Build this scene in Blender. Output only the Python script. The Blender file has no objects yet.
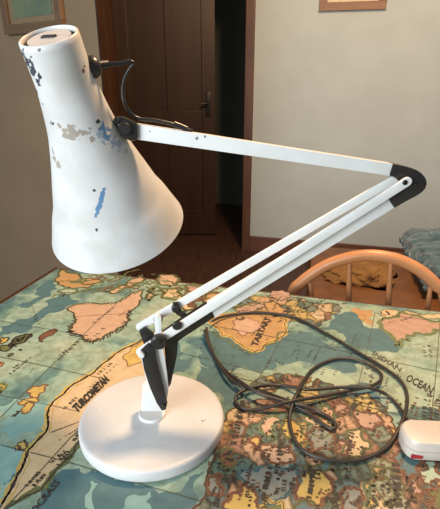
import bpy, bmesh, math, random
import numpy as np
from mathutils import Vector, Matrix, noise
from mathutils.bvhtree import BVHTree
random.seed(7)
S = bpy.context.scene
COL = S.collection
PI = math.pi

# ------------------------------------------------------------------ camera model
ZT = 0.752                       # top of the tablecloth
CAM = Vector((0, 0, ZT + 0.43))
F, CX, CY, TH = 450.0, 220.0, 254.0, math.radians(20.5)
RGT = Vector((1, 0, 0)); FWD = Vector((0, math.cos(TH), -math.sin(TH))); UPV = Vector((0, math.sin(TH), math.cos(TH)))
def ray(x, y): return RGT * ((x - CX) / F) + UPV * ((CY - y) / F) + FWD
def at_z(x, y, z=ZT):
    r = ray(x, y); return CAM + r * ((z - CAM.z) / r.z)
def at_pl(x, y, p, n):
    r = ray(x, y); return CAM + r * ((p - CAM).dot(n) / r.dot(n))
def proj(p):
    v = p - CAM; d = v.dot(FWD); return (CX + F * v.dot(RGT) / d, CY - F * v.dot(UPV) / d)

# ------------------------------------------------------------------ materials
def lin(c):
    return tuple(((v / 255) / 12.92 if v / 255 <= .04045 else ((v / 255 + .055) / 1.055) ** 2.4) for v in c) + (1,)
def mat(name, c, rough=.5, c2=None, scale=40, metal=0, bump=0, spec=.5, detail=4, contrast=(.35, .65), stretch=None, sheen=0):
    m = bpy.data.materials.new(name); m.use_nodes = True
    nt = m.node_tree; b = nt.nodes['Principled BSDF']
    b.inputs['Roughness'].default_value = rough; b.inputs['Metallic'].default_value = metal
    b.inputs['Specular IOR Level'].default_value = spec
    if sheen: b.inputs['Sheen Weight'].default_value = sheen
    b.inputs['Base Color'].default_value = lin(c)
    tc = nt.nodes.new('ShaderNodeTexCoord'); nz = nt.nodes.new('ShaderNodeTexNoise')
    nz.inputs['Scale'].default_value = scale; nz.inputs['Detail'].default_value = detail
    src = tc.outputs['Object']
    if stretch:
        mp = nt.nodes.new('ShaderNodeMapping'); mp.inputs['Scale'].default_value = stretch
        nt.links.new(src, mp.inputs[0]); src = mp.outputs[0]
    nt.links.new(src, nz.inputs['Vector'])
    rp = nt.nodes.new('ShaderNodeValToRGB')
    rp.color_ramp.elements[0].position = contrast[0]; rp.color_ramp.elements[1].position = contrast[1]
    c2 = c2 or tuple(v * .93 for v in c)
    rp.color_ramp.elements[0].color = lin(c2); rp.color_ramp.elements[1].color = lin(c)
    nt.links.new(nz.outputs['Fac'], rp.inputs[0]); nt.links.new(rp.outputs[0], b.inputs['Base Color'])
    if bump:
        bp = nt.nodes.new('ShaderNodeBump'); bp.inputs['Strength'].default_value = bump; bp.inputs['Distance'].default_value = .002
        nt.links.new(nz.outputs['Fac'], bp.inputs['Height']); nt.links.new(bp.outputs[0], b.inputs['Normal'])
    return m

def chipped(name, c, c2, marks, rough=.45, scale=25):
    """paint with chips: marks = (object-space point, radius, colour)"""
    m = mat(name, c, rough, c2, scale)
    nt = m.node_tree; b = nt.nodes['Principled BSDF']
    prev = b.inputs['Base Color'].links[0].from_socket
    tc = nt.nodes.new('ShaderNodeTexCoord'); nz = nt.nodes.new('ShaderNodeTexNoise')
    nz.inputs['Scale'].default_value = 210; nz.inputs['Detail'].default_value = 4
    nt.links.new(tc.outputs['Object'], nz.inputs['Vector'])
    sub = nt.nodes.new('ShaderNodeMath'); sub.operation = 'SUBTRACT'; sub.inputs[1].default_value = .5
    nt.links.new(nz.outputs['Fac'], sub.inputs[0])
    for p, r, colr, *am in marks:
        d = nt.nodes.new('ShaderNodeVectorMath'); d.operation = 'DISTANCE'; d.inputs[1].default_value = p
        nt.links.new(tc.outputs['Object'], d.inputs[0])
        a = nt.nodes.new('ShaderNodeMath'); a.operation = 'MULTIPLY_ADD'; a.inputs[1].default_value = (am[0] if am else 5.5) * r
        nt.links.new(sub.outputs[0], a.inputs[0]); nt.links.new(d.outputs['Value'], a.inputs[2])
        mr = nt.nodes.new('ShaderNodeMapRange'); mr.inputs['From Min'].default_value = r * .8; mr.inputs['From Max'].default_value = r * 1.1
        mr.inputs['To Min'].default_value = 1; mr.inputs['To Max'].default_value = 0
        nt.links.new(a.outputs[0], mr.inputs['Value'])
        mx = nt.nodes.new('ShaderNodeMix'); mx.data_type = 'RGBA'
        nt.links.new(mr.outputs[0], mx.inputs[0]); nt.links.new(prev, mx.inputs[6]); mx.inputs[7].default_value = lin(colr)
        prev = mx.outputs[2]
    nt.links.new(prev, b.inputs['Base Color'])
    return m

def wood(name, c, c2, rough=.45, stretch=(3, 3, 40), scale=2):
    return mat(name, c, rough, c2, scale, stretch=stretch, detail=6, contrast=(.3, .7), bump=.08)

# ------------------------------------------------------------------ mesh helpers
def link(name, bm, m, parent=None, smooth=True, sharp=40):
    me = bpy.data.meshes.new(name)
    bmesh.ops.recalc_face_normals(bm, faces=bm.faces)
    if smooth:
        for f in bm.faces: f.smooth = True
        for e in bm.edges:
            if len(e.link_faces) == 2 and e.calc_face_angle(0) > math.radians(sharp): e.smooth = False
    bm.to_mesh(me); bm.free()
    o = bpy.data.objects.new(name, me); COL.objects.link(o)
    for mm in (m if isinstance(m, (list, tuple)) else [m]): me.materials.append(mm)
    if parent is not None:
        o.parent = parent; o.matrix_parent_inverse = parent.matrix_basis.inverted()
    return o
def tag(o, label=None, cat=None, group=None, kind=None):
    for k, v in (('label', label), ('category', cat), ('group', group), ('kind', kind)):
        if v: o[k] = v
    return o
def empty(name, loc, label, cat, rz=0, group=None):
    o = bpy.data.objects.new(name, None); COL.objects.link(o); o.location = loc; o.rotation_euler = (0, 0, rz)
    o.empty_display_size = .05
    return tag(o, label, cat, group)
def box(bm, c, size, M=None, bev=0):
    """box centred at c, size along the axes of the 3x3 M"""
    r = bmesh.ops.create_cube(bm, size=1)['verts']
    M = M or Matrix.Identity(3)
    for v in r:
        v.co = M @ Vector((v.co.x * size[0], v.co.y * size[1], v.co.z * size[2])) + Vector(c)
    if bev:
        es = list({e for v in r for e in v.link_edges})
        bmesh.ops.bevel(bm, geom=es, offset=bev, segments=2, affect='EDGES', profile=.6)
def prism(bm, pts, n, w, bev=0):
    """polygon pts (3D, planar) extruded +-w/2 along n"""
    n = n.normalized()
    a = [bm.verts.new(p + n * w / 2) for p in pts]; b = [bm.verts.new(p - n * w / 2) for p in pts]
    fs = [bm.faces.new(a), bm.faces.new(b[::-1])]
    k = len(pts)
    for i in range(k): fs.append(bm.faces.new((a[i], b[i], b[(i + 1) % k], a[(i + 1) % k])))
    bmesh.ops.recalc_face_normals(bm, faces=fs)
    if bev:
        es = list({e for f in fs for e in f.edges if e.calc_face_angle(0) > .6})
        bmesh.ops.bevel(bm, geom=es, offset=bev, segments=2, affect='EDGES', profile=.6)
def lathe(bm, prof, org=Vector((0, 0, 0)), ax=Vector((0, 0, 1)), seg=64, closed=False):
    """prof: (r, s) pairs; r==0 collapses to a pole"""
    ax = ax.normalized(); a = ax.orthogonal().normalized(); b = ax.cross(a)
    rings = []
    for r, s in prof:
        if r < 1e-7: rings.append([bm.verts.new(org + ax * s)])
        else: rings.append([bm.verts.new(org + ax * s + (a * math.cos(2 * PI * k / seg) + b * math.sin(2 * PI * k / seg)) * r) for k in range(seg)])
    prs = list(zip(rings, rings[1:])) + ([(rings[-1], rings[0])] if closed else [])
    for A, B in prs:
        for k in range(seg):
            k2 = (k + 1) % seg
            if len(A) == 1 and len(B) == 1: continue
            if len(A) == 1: bm.faces.new((A[0], B[k], B[k2]))
            elif len(B) == 1: bm.faces.new((A[k], B[0], A[k2]))
            else: bm.faces.new((A[k], B[k], B[k2], A[k2]))
def smooth_path(pts, n=8):
    P = [pts[0]] + list(pts) + [pts[-1]]; out = []
    for i in range(1, len(P) - 2):
        p0, p1, p2, p3 = P[i - 1:i + 3]
        for k in range(n):
            t = k / n
            out.append(.5 * ((2 * p1) + (p2 - p0) * t + (2 * p0 - 5 * p1 + 4 * p2 - p3) * t * t + (3 * p1 - p0 - 3 * p2 + p3) * t ** 3))
    out.append(P[-2].copy()); return out
def tube(bm, pts, r, seg=10, flat=1.0, up=None):
    """r: number or list; closed caps"""
    n = len(pts); rs = r if isinstance(r, (list, tuple)) else [r] * n
    t0 = (pts[1] - pts[0]).normalized(); a = (up or t0.orthogonal()).normalized()
    rings = []
    for i, p in enumerate(pts):
        t = (pts[min(i + 1, n - 1)] - pts[max(i - 1, 0)]).normalized()
        a = (a - t * a.dot(t)).normalized(); b = t.cross(a)
        rings.append([bm.verts.new(p + (a * math.cos(2 * PI * k / seg) + b * math.sin(2 * PI * k / seg) * flat) * rs[i]) for k in range(seg)])
    for A, B in zip(rings, rings[1:]):
        for k in range(seg): bm.faces.new((A[k], A[(k + 1) % seg], B[(k + 1) % seg], B[k]))
    bm.faces.new(rings[0][::-1]); bm.faces.new(rings[-1])
def cyl(bm, c, ax, r, h, seg=24, bev=.0):
    p = [(0, -h / 2), (r - bev, -h / 2), (r, -h / 2 + bev), (r, h / 2 - bev), (r - bev, h / 2), (0, h / 2)] if bev else [(0, -h / 2), (r, -h / 2), (r, h / 2), (0, h / 2)]
    lathe(bm, p, c, ax, seg)
def NB(): return bmesh.new()

# ------------------------------------------------------------------ the setting
YAW = math.radians(-15.1)
E1 = Vector((math.cos(YAW), math.sin(YAW), 0)); E2 = Vector((math.sin(YAW), -math.cos(YAW), 0)); Z = Vector((0, 0, 1))
MW = Matrix((E1, -E2, Z)).transposed()                 # columns: along wall, away from viewer, up
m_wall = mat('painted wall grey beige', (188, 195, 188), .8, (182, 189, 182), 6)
m_wall_l = mat('warm brown left wall', (126, 106, 80), .85, (120, 101, 76), 5)  # left wall tone: warmer and darker than the back wall
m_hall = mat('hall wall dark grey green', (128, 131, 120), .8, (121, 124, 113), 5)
m_floor = wood('dark floorboards', (92, 62, 46), (66, 43, 32), .5, stretch=(30, 3, 3))
m_door = wood('brown stained door wood', (66, 44, 29), (52, 34, 22), .45, stretch=(9, 9, .6))
m_trim = wood('brown trim wood', (104, 70, 46), (86, 56, 37), .45, stretch=(10, 10, 2))
m_base = wood('brown baseboard wood', (112, 72, 52), (94, 58, 42), .45, stretch=(2, 2, 20))
W0 = at_z(250, 235, .12); W0.z = 0                      # foot of the door's right jamb on the far wall
def wall_pt(t, off, z): return W0 + E1 * t - E2 * off + Z * z
def wbox(bm, t0, t1, o0, o1, z0, z1, bev=0):
    box(bm, wall_pt((t0 + t1) / 2, (o0 + o1) / 2, (z0 + z1) / 2), (t1 - t0, o1 - o0, z1 - z0), MW, bev)
OPW, OPH = 1.12, 2.06
bm = NB(); wbox(bm, 0, 3.4, 0, .12, 0, 2.6); wbox(bm, -OPW, 0, 0, .12, OPH, 2.6); wbox(bm, -2.6, -OPW, 0, .12, 0, 2.6)
tag(link('wall_back', bm, m_wall, smooth=False), 'plain grey beige back wall to the right of the doorway', 'wall', kind='structure')
bm = NB(); box(bm, (0.6, 2.2, -.05), (7.5, 8.2, .1))
tag(link('floor', bm, m_floor, smooth=False), 'dark brown wooden floor under the table and beyond the doorway', 'floor', kind='structure')
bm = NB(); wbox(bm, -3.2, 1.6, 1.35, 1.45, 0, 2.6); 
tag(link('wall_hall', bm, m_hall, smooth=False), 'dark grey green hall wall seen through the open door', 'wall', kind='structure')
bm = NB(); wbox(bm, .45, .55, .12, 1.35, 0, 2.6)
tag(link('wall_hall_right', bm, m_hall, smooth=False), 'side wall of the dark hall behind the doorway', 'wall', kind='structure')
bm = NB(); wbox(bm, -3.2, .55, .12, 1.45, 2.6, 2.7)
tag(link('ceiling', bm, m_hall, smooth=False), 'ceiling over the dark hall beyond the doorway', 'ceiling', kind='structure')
bm = NB(); wbox(bm, .0, 3.4, -.02, 0, 0, .12, .004)
tag(link('baseboard_back', bm, m_base, smooth=False), 'brown wooden baseboard along the grey beige wall', 'baseboard', kind='structure')
bm = NB()
wbox(bm, -.058, .0, -.022, .13, 0, OPH, .004); wbox(bm, -OPW, -.058, -.022, .13, OPH - .06, OPH, .004); wbox(bm, -OPW, -OPW + .058, -.022, .13, 0, OPH, .004)
tag(link('trim_1', bm, m_trim, smooth=False), 'brown wooden frame around the doorway', 'door frame', kind='structure')
# door leaf, hinged on the left, standing ajar into the hall
hp = wall_pt(-OPW + .06, .09, 0)
A_ = math.radians(16) + YAW
D1 = Vector((math.cos(A_), math.sin(A_), 0)); D2 = Vector((-math.sin(A_), math.cos(A_), 0)); MD = Matrix((D1, D2, Z)).transposed()
def dbox(bm, x0, x1, y0, y1, z0, z1, bev=0):
    box(bm, hp + D1 * (x0 + x1) / 2 + D2 * (y0 + y1) / 2 + Z * (z0 + z1) / 2, (x1 - x0, y1 - y0, z1 - z0), MD, bev)
DW = .735
bm = NB()
dbox(bm, 0, .1, 0, .042, .01, 1.99, .003); dbox(bm, DW - .1, DW, 0, .042, .01, 1.99, .003)
dbox(bm, .37, .46, 0, .042, .2, 1.9, .003)
for z0, z1 in ((.01, .22), (.80, 1.0), (1.87, 1.99)): dbox(bm, .1, DW - .1, .001, .041, z0, z1, .003)
dbox(bm, .09, DW - .09, .014, .03, .1, 1.9)
dr = tag(link('door_1', bm, m_door, smooth=False), 'brown panelled wooden door standing ajar behind the lamp', 'door', kind='structure')
m_blk = mat('black plastic', (44, 40, 38), .33, (32, 30, 28), 30)
bm = NB(); dbox(bm, DW - .075, DW - .035, -.006, 0, .96, 1.14, .002)
c = hp + D1 * (DW - .055) + Z * 1.06
tube(bm, [c + D2 * -.005, c + D2 * -.045, c + D2 * -.05 - D1 * .02, c + D2 * -.05 - D1 * .05], .008)
link('door_handle', bm, m_blk, dr)

# left wall: nearer, turned, ends at a corner in front of the door
LY = 1.62
LC = at_pl(107.5, 150, Vector((0, LY, 0)), Vector((0, 1, 0))); LC.z = 0
la = math.radians(-30); L1 = Vector((-math.cos(la), -math.sin(la), 0)); L2 = Vector((L1.y, -L1.x, 0))
if L2.y < 0: L2 = -L2
ML = Matrix((L1, L2, Z)).transposed()
vd = Vector((LC.x - CAM.x, LC.y - CAM.y, 0)).normalized()
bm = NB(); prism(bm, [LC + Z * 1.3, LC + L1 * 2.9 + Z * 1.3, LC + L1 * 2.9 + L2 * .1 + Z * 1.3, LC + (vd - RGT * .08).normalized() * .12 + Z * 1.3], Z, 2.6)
tag(link('wall_left', bm, m_wall_l, smooth=False), 'warm brown wall behind the lampshade at the left', 'wall', kind='structure')

# ------------------------------------------------------------------ pictures
def wall_picture(name, pts_px, P0, ax, nrm, fw, mw, mats, label, depth=.02):
    """pts_px: lower-left and lower-right outer corners in the photo; stands on plane P0/nrm facing the room"""
    a = at_pl(*pts_px[0], P0, nrm); b = at_pl(*pts_px[1], P0, nrm)
    r = (b - a).normalized(); w = (b - a).length; up = r.cross(nrm); up = up if up.z > 0 else -up
    h = w * pts_px[2]; out = nrm if nrm.dot(CAM - a) > 0 else -nrm
    MP = Matrix((r, up, out)).transposed()
    root = empty(name, a + r * w / 2 + out * .001, label, 'picture')
    bm = NB()
    def pb(bm, x0, x1, y0, y1, z0, z1, bev=0): box(bm, a + r * (x0 + x1) / 2 + up * (y0 + y1) / 2 + out * (z0 + z1) / 2, (x1 - x0, y1 - y0, z1 - z0), MP, bev)
    pb(bm, 0, w, 0, fw, .001, depth, .002); pb(bm, 0, w, h - fw, h, .001, depth, .002)
    pb(bm, 0, fw, fw, h - fw, .001, depth, .002); pb(bm, w - fw, w, fw, h - fw, .001, depth, .002)
    link('frame', bm, mats[0], root, smooth=False)
    bm = NB(); pb(bm, fw, w - fw, fw, h - fw, .002, .008); link('mat_board', bm, mats[1], root, smooth=False)
    if mats[2]:
        bm = NB(); pb(bm, fw + mw, w - fw - mw, fw + mw, h - fw - mw, .008, .0095); link('print', bm, mats[2], root, smooth=False)
m_frame_l = wood('pale brown frame wood', (104, 80, 56), (92, 70, 48), .5)
m_mat_l = mat('tan mat board', (128, 106, 78), .8)
m_print_l = mat('green print', (98, 108, 80), .8, (78, 92, 84), 9, contrast=(.4, .6))
wall_picture('framed_picture', ((9.5, 34.5), (67, 29.5), 1.25), LC, L1, L2, .028, .022, (m_frame_l, m_mat_l, m_print_l),
             'framed green picture with tan mat on the left brown wall')
m_frame_r = wood('brown frame wood', (140, 98, 62), (124, 84, 52), .5)
m_mat_r = mat('cream mat board', (226, 204, 170), .8)
m_print_r = mat('faded print', (170, 160, 135), .8, (120, 125, 110), 14)
wall_picture('framed_picture', ((319, 11), (385.5, 9), 1.2), W0, E1, -E2, .045, .07, (m_frame_r, m_mat_r, m_print_r),
             'brown framed picture with cream mat high on the grey back wall')

# ------------------------------------------------------------------ table
T0 = at_z(57, 268); 
def tb(u, v, z): return Vector((T0.x, T0.y, 0)) + E1 * u + E2 * v + Z * z
TL, TW = 1.55, .92
MT = Matrix((E1, E2, Z)).transposed()
m_table = wood('dark brown table wood', (96, 62, 40), (74, 46, 30), .4, stretch=(3, 40, 40))
tbl = empty('dining_table', tb(TL / 2, TW / 2, 0), 'brown wooden dining table under the map tablecloth', 'table')
bm = NB(); box(bm, tb(TL / 2, TW / 2, .7345), (TL + .012, TW + .008, .031), MT, .003); link('tabletop', bm, m_table, tbl)
bm = NB()
for v in (.07, TW - .07): box(bm, tb(TL / 2, v, .669), (TL - .2, .022, .1), MT, .002)
for u in (.07, TL - .07): box(bm, tb(u, TW / 2, .669), (.022, TW - .2, .1), MT, .002)
link('apron', bm, m_table, tbl)
for u in (.075, TL - .075):
    for v in (.075, TW - .075):
        bm = NB(); q = tb(u, v, 0)
        lathe(bm, [(0, 0), (.018, 0), (.022, .03), (.03, .3), (.036, .52), (.028, .55), (.038, .58), (.038, .719), (0, .719)], q, Z, 20)
        link('leg', bm, m_table, tbl)

# ------------------------------------------------------------------ map tablecloth (one mesh: cloth + printed layers)
def pm(name, c, c2=None, scale=60, rough=.55):
    m = mat(name, c, rough, c2 or tuple(v * .86 for v in c), scale, detail=5, contrast=(.3, .7)); return m
PM = {}
def sea_material():
    m = bpy.data.materials.new('printed sea'); m.use_nodes = True; nt = m.node_tree; b = nt.nodes['Principled BSDF']
    b.inputs['Roughness'].default_value = .5
    tc = nt.nodes.new('ShaderNodeTexCoord')
    def nz(sc, det):
        n = nt.nodes.new('ShaderNodeTexNoise'); n.inputs['Scale'].default_value = sc; n.inputs['Detail'].default_value = det
        n.inputs['Distortion'].default_value = .6
        nt.links.new(tc.outputs['Object'], n.inputs['Vector']); return n
    def ramp(n, stops):
        r = nt.nodes.new('ShaderNodeValToRGB'); e = r.color_ramp.elements
        e[0].position, e[0].color = stops[0][0], lin(stops[0][1]); e[1].position, e[1].color = stops[-1][0], lin(stops[-1][1])
        for p, c in stops[1:-1]: k = e.new(p); k.color = lin(c)
        nt.links.new(n.outputs['Fac'], r.inputs[0]); return r
    r1 = ramp(nz(7, 4), [(.36, (84, 120, 120)), (.43, (110, 142, 134)), (.49, (146, 172, 152)), (.66, (172, 184, 158))])
    r2 = ramp(nz(70, 3), [(.3, (205, 205, 200)), (.65, (255, 255, 255))])
    mx = nt.nodes.new('ShaderNodeMix'); mx.data_type = 'RGBA'; mx.blend_type = 'MULTIPLY'; mx.inputs[0].default_value = 1
    nt.links.new(r1.outputs[0], mx.inputs[6]); nt.links.new(r2.outputs[0], mx.inputs[7]); nt.links.new(mx.outputs[2], b.inputs['Base Color'])
    return m
def busy_material():
    m = bpy.data.materials.new('printed provinces'); m.use_nodes = True; nt = m.node_tree; b = nt.nodes['Principled BSDF']
    b.inputs['Roughness'].default_value = .5
    tc = nt.nodes.new('ShaderNodeTexCoord')
    n = nt.nodes.new('ShaderNodeTexNoise'); n.inputs['Scale'].default_value = 38; n.inputs['Detail'].default_value = 3
    nt.links.new(tc.outputs['Object'], n.inputs['Vector'])
    mv = nt.nodes.new('ShaderNodeVectorMath'); mv.operation = 'MULTIPLY_ADD'; mv.inputs[1].default_value = (.03, .03, 0)
    nt.links.new(n.outputs['Color'], mv.inputs[0]); nt.links.new(tc.outputs['Object'], mv.inputs[2])
    fl = nt.nodes.new('ShaderNodeVectorMath'); fl.operation = 'MULTIPLY'; fl.inputs[1].default_value = (1, .8, 0)
    nt.links.new(mv.outputs[0], fl.inputs[0])
    v = nt.nodes.new('ShaderNodeTexVoronoi'); v.inputs['Scale'].default_value = 36
    v2 = nt.nodes.new('ShaderNodeTexVoronoi'); v2.feature = 'DISTANCE_TO_EDGE'; v2.inputs['Scale'].default_value = 36
    nt.links.new(fl.outputs[0], v.inputs['Vector']); nt.links.new(fl.outputs[0], v2.inputs['Vector'])
    sp = nt.nodes.new('ShaderNodeSeparateColor'); nt.links.new(v.outputs['Color'], sp.inputs[0])
    r = nt.nodes.new('ShaderNodeValToRGB'); r.color_ramp.interpolation = 'CONSTANT'
    cs = [(186, 150, 118), (116, 126, 110), (186, 164, 104), (146, 150, 124), (84, 106, 92), (146, 110, 88), (108, 122, 116), (192, 172, 136), (88, 110, 106)]
    e = r.color_ramp.elements; e[0].position = 0; e[0].color = lin(cs[0]); e[1].position = .11; e[1].color = lin(cs[1])
    for i, c in enumerate(cs[2:], 2): k = e.new(i / len(cs)); k.color = lin(c)
    nt.links.new(sp.outputs[0], r.inputs[0])
    r2 = nt.nodes.new('ShaderNodeValToRGB'); e = r2.color_ramp.elements
    e[0].position = .012; e[0].color = lin((84, 78, 52)); e[1].position = .14; e[1].color = lin((255, 255, 255)); k = e.new(.05); k.color = lin((170, 160, 110))
    nt.links.new(v2.outputs['Distance'], r2.inputs[0])
    mx = nt.nodes.new('ShaderNodeMix'); mx.data_type = 'RGBA'; mx.blend_type = 'MULTIPLY'; mx.inputs[0].default_value = .7
    nt.links.new(r.outputs[0], mx.inputs[6]); nt.links.new(r2.outputs[0], mx.inputs[7])
    n2 = nt.nodes.new('ShaderNodeTexNoise'); n2.inputs['Scale'].default_value = 160; n2.inputs['Detail'].default_value = 2
    nt.links.new(tc.outputs['Object'], n2.inputs['Vector'])
    r3 = nt.nodes.new('ShaderNodeValToRGB'); e = r3.color_ramp.elements; e[0].position = .36; e[0].color = lin((120, 104, 84)); e[1].position = .5; e[1].color = (1, 1, 1, 1)
    nt.links.new(n2.outputs['Fac'], r3.inputs[0])
    mx2 = nt.nodes.new('ShaderNodeMix'); mx2.data_type = 'RGBA'; mx2.blend_type = 'MULTIPLY'; mx2.inputs[0].default_value = .7
    nt.links.new(mx.outputs[2], mx2.inputs[6]); nt.links.new(r3.outputs[0], mx2.inputs[7])
    nt.links.new(mx2.outputs[2], b.inputs['Base Color']); return m
CM = [sea_material(), busy_material()]
CI = {'sea': 0, 'busy': 1}
for k, c, c2 in (('peach', (198, 164, 134), (182, 148, 120)), ('sand', (208, 182, 142), (192, 166, 126)), ('orange', (186, 148, 98), (168, 130, 84)),
                 ('yellow', (200, 172, 96), (180, 150, 80)), ('olive', (108, 112, 66), (88, 92, 54)), ('green', (116, 130, 90), (98, 112, 76)),
                 ('teal', (82, 116, 118), (70, 102, 106)), ('ltsea', (166, 182, 156), (150, 170, 148)), ('grey', (136, 138, 128), (116, 120, 112)),
                 ('brown', (128, 84, 58), (104, 68, 48)), ('dark', (52, 46, 38), (40, 36, 30)), ('line', (88, 88, 68), (72, 72, 56)), ('pink', (184, 150, 128), (166, 132, 110)), ('ink', (70, 58, 46), (54, 46, 36)), ('aqua', (136, 172, 162), (118, 156, 150))):
    CI[k] = len(CM); CM.append(pm('printed ' + k, c, c2))
cb = NB()
NPOLY = [0]
def clayer(z): return ZT - .0011 + z * .00013
def roughen(P, amp, it=3, closed=True):
    for _ in range(it):
        Q = []; n = len(P)
        for i in range(n if closed else n - 1):
            a, b = P[i], P[(i + 1) % n]; d = b - a; l = d.length
            if l < .004: Q.append(a); continue
            nrm = Vector((-d.y, d.x, 0)).normalized() if l > 0 else Vector()
            Q += [a, (a + b) / 2 + nrm * random.uniform(-amp, amp) * l]
        if not closed: Q.append(P[-1])
        P = Q
    return P
def cpoly(P, layer, k):
    if isinstance(P[0], tuple): P = [at_z(*p) for p in P]
    NPOLY[0] += 1; z = clayer(layer) + NPOLY[0] * 2.5e-7
    vs = [cb.verts.new((p.x, p.y, z)) for p in P]
    for i, j, l in __import__('mathutils').geometry.tessellate_polygon([[Vector((p.x, p.y, 0)) for p in P]]):
        try: f = cb.faces.new((vs[i], vs[j], vs[l])); f.material_index = CI[k]
        except ValueError: continue
        if f.normal.z < 0 or f.calc_center_median() is None: pass
def cstroke(P, w, layer, k, closed=False):
    if isinstance(P[0], tuple): P = [at_z(*p) for p in P]
    NPOLY[0] += .05; z = clayer(layer) + NPOLY[0] * 2.5e-7; n = len(P); L = []; R = []
    for i in range(n):
        a = P[(i - 1) % n] if closed else P[max(i - 1, 0)]; b = P[(i + 1) % n] if closed else P[min(i + 1, n - 1)]
        d = b - a; d.z = 0
        if d.length < 1e-9: d = Vector((1, 0, 0))
        nr = Vector((-d.y, d.x, 0)).normalized(); ww = w * random.uniform(.7, 1.3) / 2
        L.append(cb.verts.new((P[i].x + nr.x * ww, P[i].y + nr.y * ww, z))); R.append(cb.verts.new((P[i].x - nr.x * ww, P[i].y - nr.y * ww, z)))
    for i in range(n if closed else n - 1):
        j = (i + 1) % n
        f = cb.faces.new((L[i], R[i], R[j], L[j])); f.material_index = CI[k]
def land(P, fill, border=None, bw=.005, coast='ink', cw=.0018, amp=.16, layer=1, it=3):
    P = roughen([at_z(*p) for p in P], amp, it)
    cpoly(P, layer, fill)
    if border: cstroke(P, bw, layer + 1, border, True)
    if coast: cstroke(P, cw, layer + 2, coast, True)
def hatch(P, n, k='ink', ln=.012, w=.0016, layer=4):
    """coast hatching: short strokes across a polyline"""
    Q = [at_z(*p) for p in P]
    for i in range(n):
        t = i / n * (len(Q) - 1); j = int(t); p = Q[j].lerp(Q[j + 1], t - j); d = (Q[j + 1] - Q[j]).normalized()
        nr = Vector((-d.y, d.x, 0)); q = p + nr * random.uniform(-.3, .3) * ln
        a = nr * .8 + d * .5
        cstroke([q - a * ln / 2, q + a * ln / 2 * random.uniform(.4, 1)], w, layer, k)
def scrawl(p0, p1, hpx, n, k='ink', w=.0012, layer=5):
    """a line of print too small to read: a row of short upright marks"""
    a = at_z(*p0); b = at_z(*p1); d = (b - a); ln = d.length; d.normalize(); nr = Vector((-d.y, d.x, 0)); h = hpx * .0014
    for i in range(n):
        if random.random() < .12: continue
        q = a + d * ln * (i + random.uniform(.2, .8)) / n
        cstroke([q - nr * h / 2 * random.uniform(.6, 1), q + nr * h / 2 * random.uniform(.6, 1) + d * random.uniform(-.3, .3) * h], w, layer, k)
def cword(txt, p0, p1, p2, k='dark', layer=5, bold=.02):
    """text whose baseline runs p0 -> p1 with its top towards p2 (photo pixels, laid on the cloth)"""
    cu = bpy.data.curves.new('t', 'FONT'); cu.body = txt; cu.size = 1; cu.offset = bold; cu.resolution_u = 2
    o = bpy.data.objects.new('t', cu); COL.objects.link(o)
    dg = bpy.context.evaluated_depsgraph_get(); me = o.evaluated_get(dg).to_mesh()
    xs = [v.co.x for v in me.vertices]; ys = [v.co.y for v in me.vertices]
    x0, x1, y0, y1 = min(xs), max(xs), min(ys), max(ys)
    A, B, T = at_z(*p0), at_z(*p1), at_z(*p2); d = B - A; h = T - A
    vs = []
    for v in me.vertices:
        p = A + d * ((v.co.x - x0) / (x1 - x0)) + h * ((v.co.y - y0) / (y1 - y0)); vs.append(cb.verts.new((p.x, p.y, clayer(layer))))
    for pl in me.polygons:
        try: f = cb.faces.new([vs[i] for i in pl.vertices]); f.material_index = CI[k]
        except ValueError: pass
    o.evaluated_get(dg).to_mesh_clear(); bpy.data.objects.remove(o); bpy.data.curves.remove(cu)

# the cloth itself
box(cb, tb(TL / 2, TW / 2, (.7502 + clayer(0)) / 2), (TL, TW, clayer(0) - .7502), MT)
# sea patches
for P, k in (([(0, 325), (20, 318), (45, 300), (75, 290), (80, 300), (50, 312), (28, 330), (0, 338)], 'teal'),
             ([(15, 305), (40, 285), (52, 278), (50, 292), (30, 306)], 'teal'),
             ([(0, 470), (25, 450), (20, 465), (0, 488)], 'teal'), ([(0, 405), (30, 395), (60, 405), (44, 430), (15, 440), (0, 430)], 'aqua'),
             ([(30, 509), (70, 468), (100, 470), (135, 484), (185, 484), (205, 470), (190, 525), (25, 525)], 'teal'),
             ([(0, 442), (18, 446), (22, 462), (8, 480), (0, 485)], 'aqua'),
             ([(185, 340), (215, 330), (250, 345), (300, 330), (340, 345), (380, 362), (350, 372), (300, 360), (260, 372), (225, 372), (200, 362)], 'teal'),
             ([(330, 312), (360, 310), (385, 330), (400, 345), (375, 352), (345, 335), (318, 328)], 'teal'),
             ([(200, 365), (235, 372), (250, 395), (225, 405), (205, 390)], 'teal'),
             ([(385, 395), (400, 385), (440, 395), (440, 410), (410, 408), (380, 415)], 'ltsea'),
             ([(300, 380), (330, 368), (355, 385), (330, 400), (290, 395)], 'ltsea'),
             ([(340, 385), (385, 385), (380, 400), (350, 400)], 'teal'),
             ([(165, 330), (180, 350), (190, 365), (170, 372)], 'teal')):
    cpoly(roughen([at_z(*p) for p in P], .3, 3), .5, k)
for P in ([(120, 509), (128, 495), (150, 490), (152, 509), (150, 525), (118, 525)], [(85, 500), (90, 480), (98, 482), (96, 515), (84, 520)]):
    cpoly(roughen([at_z(*p) for p in P], .3, 2), .8, 'aqua')
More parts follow.
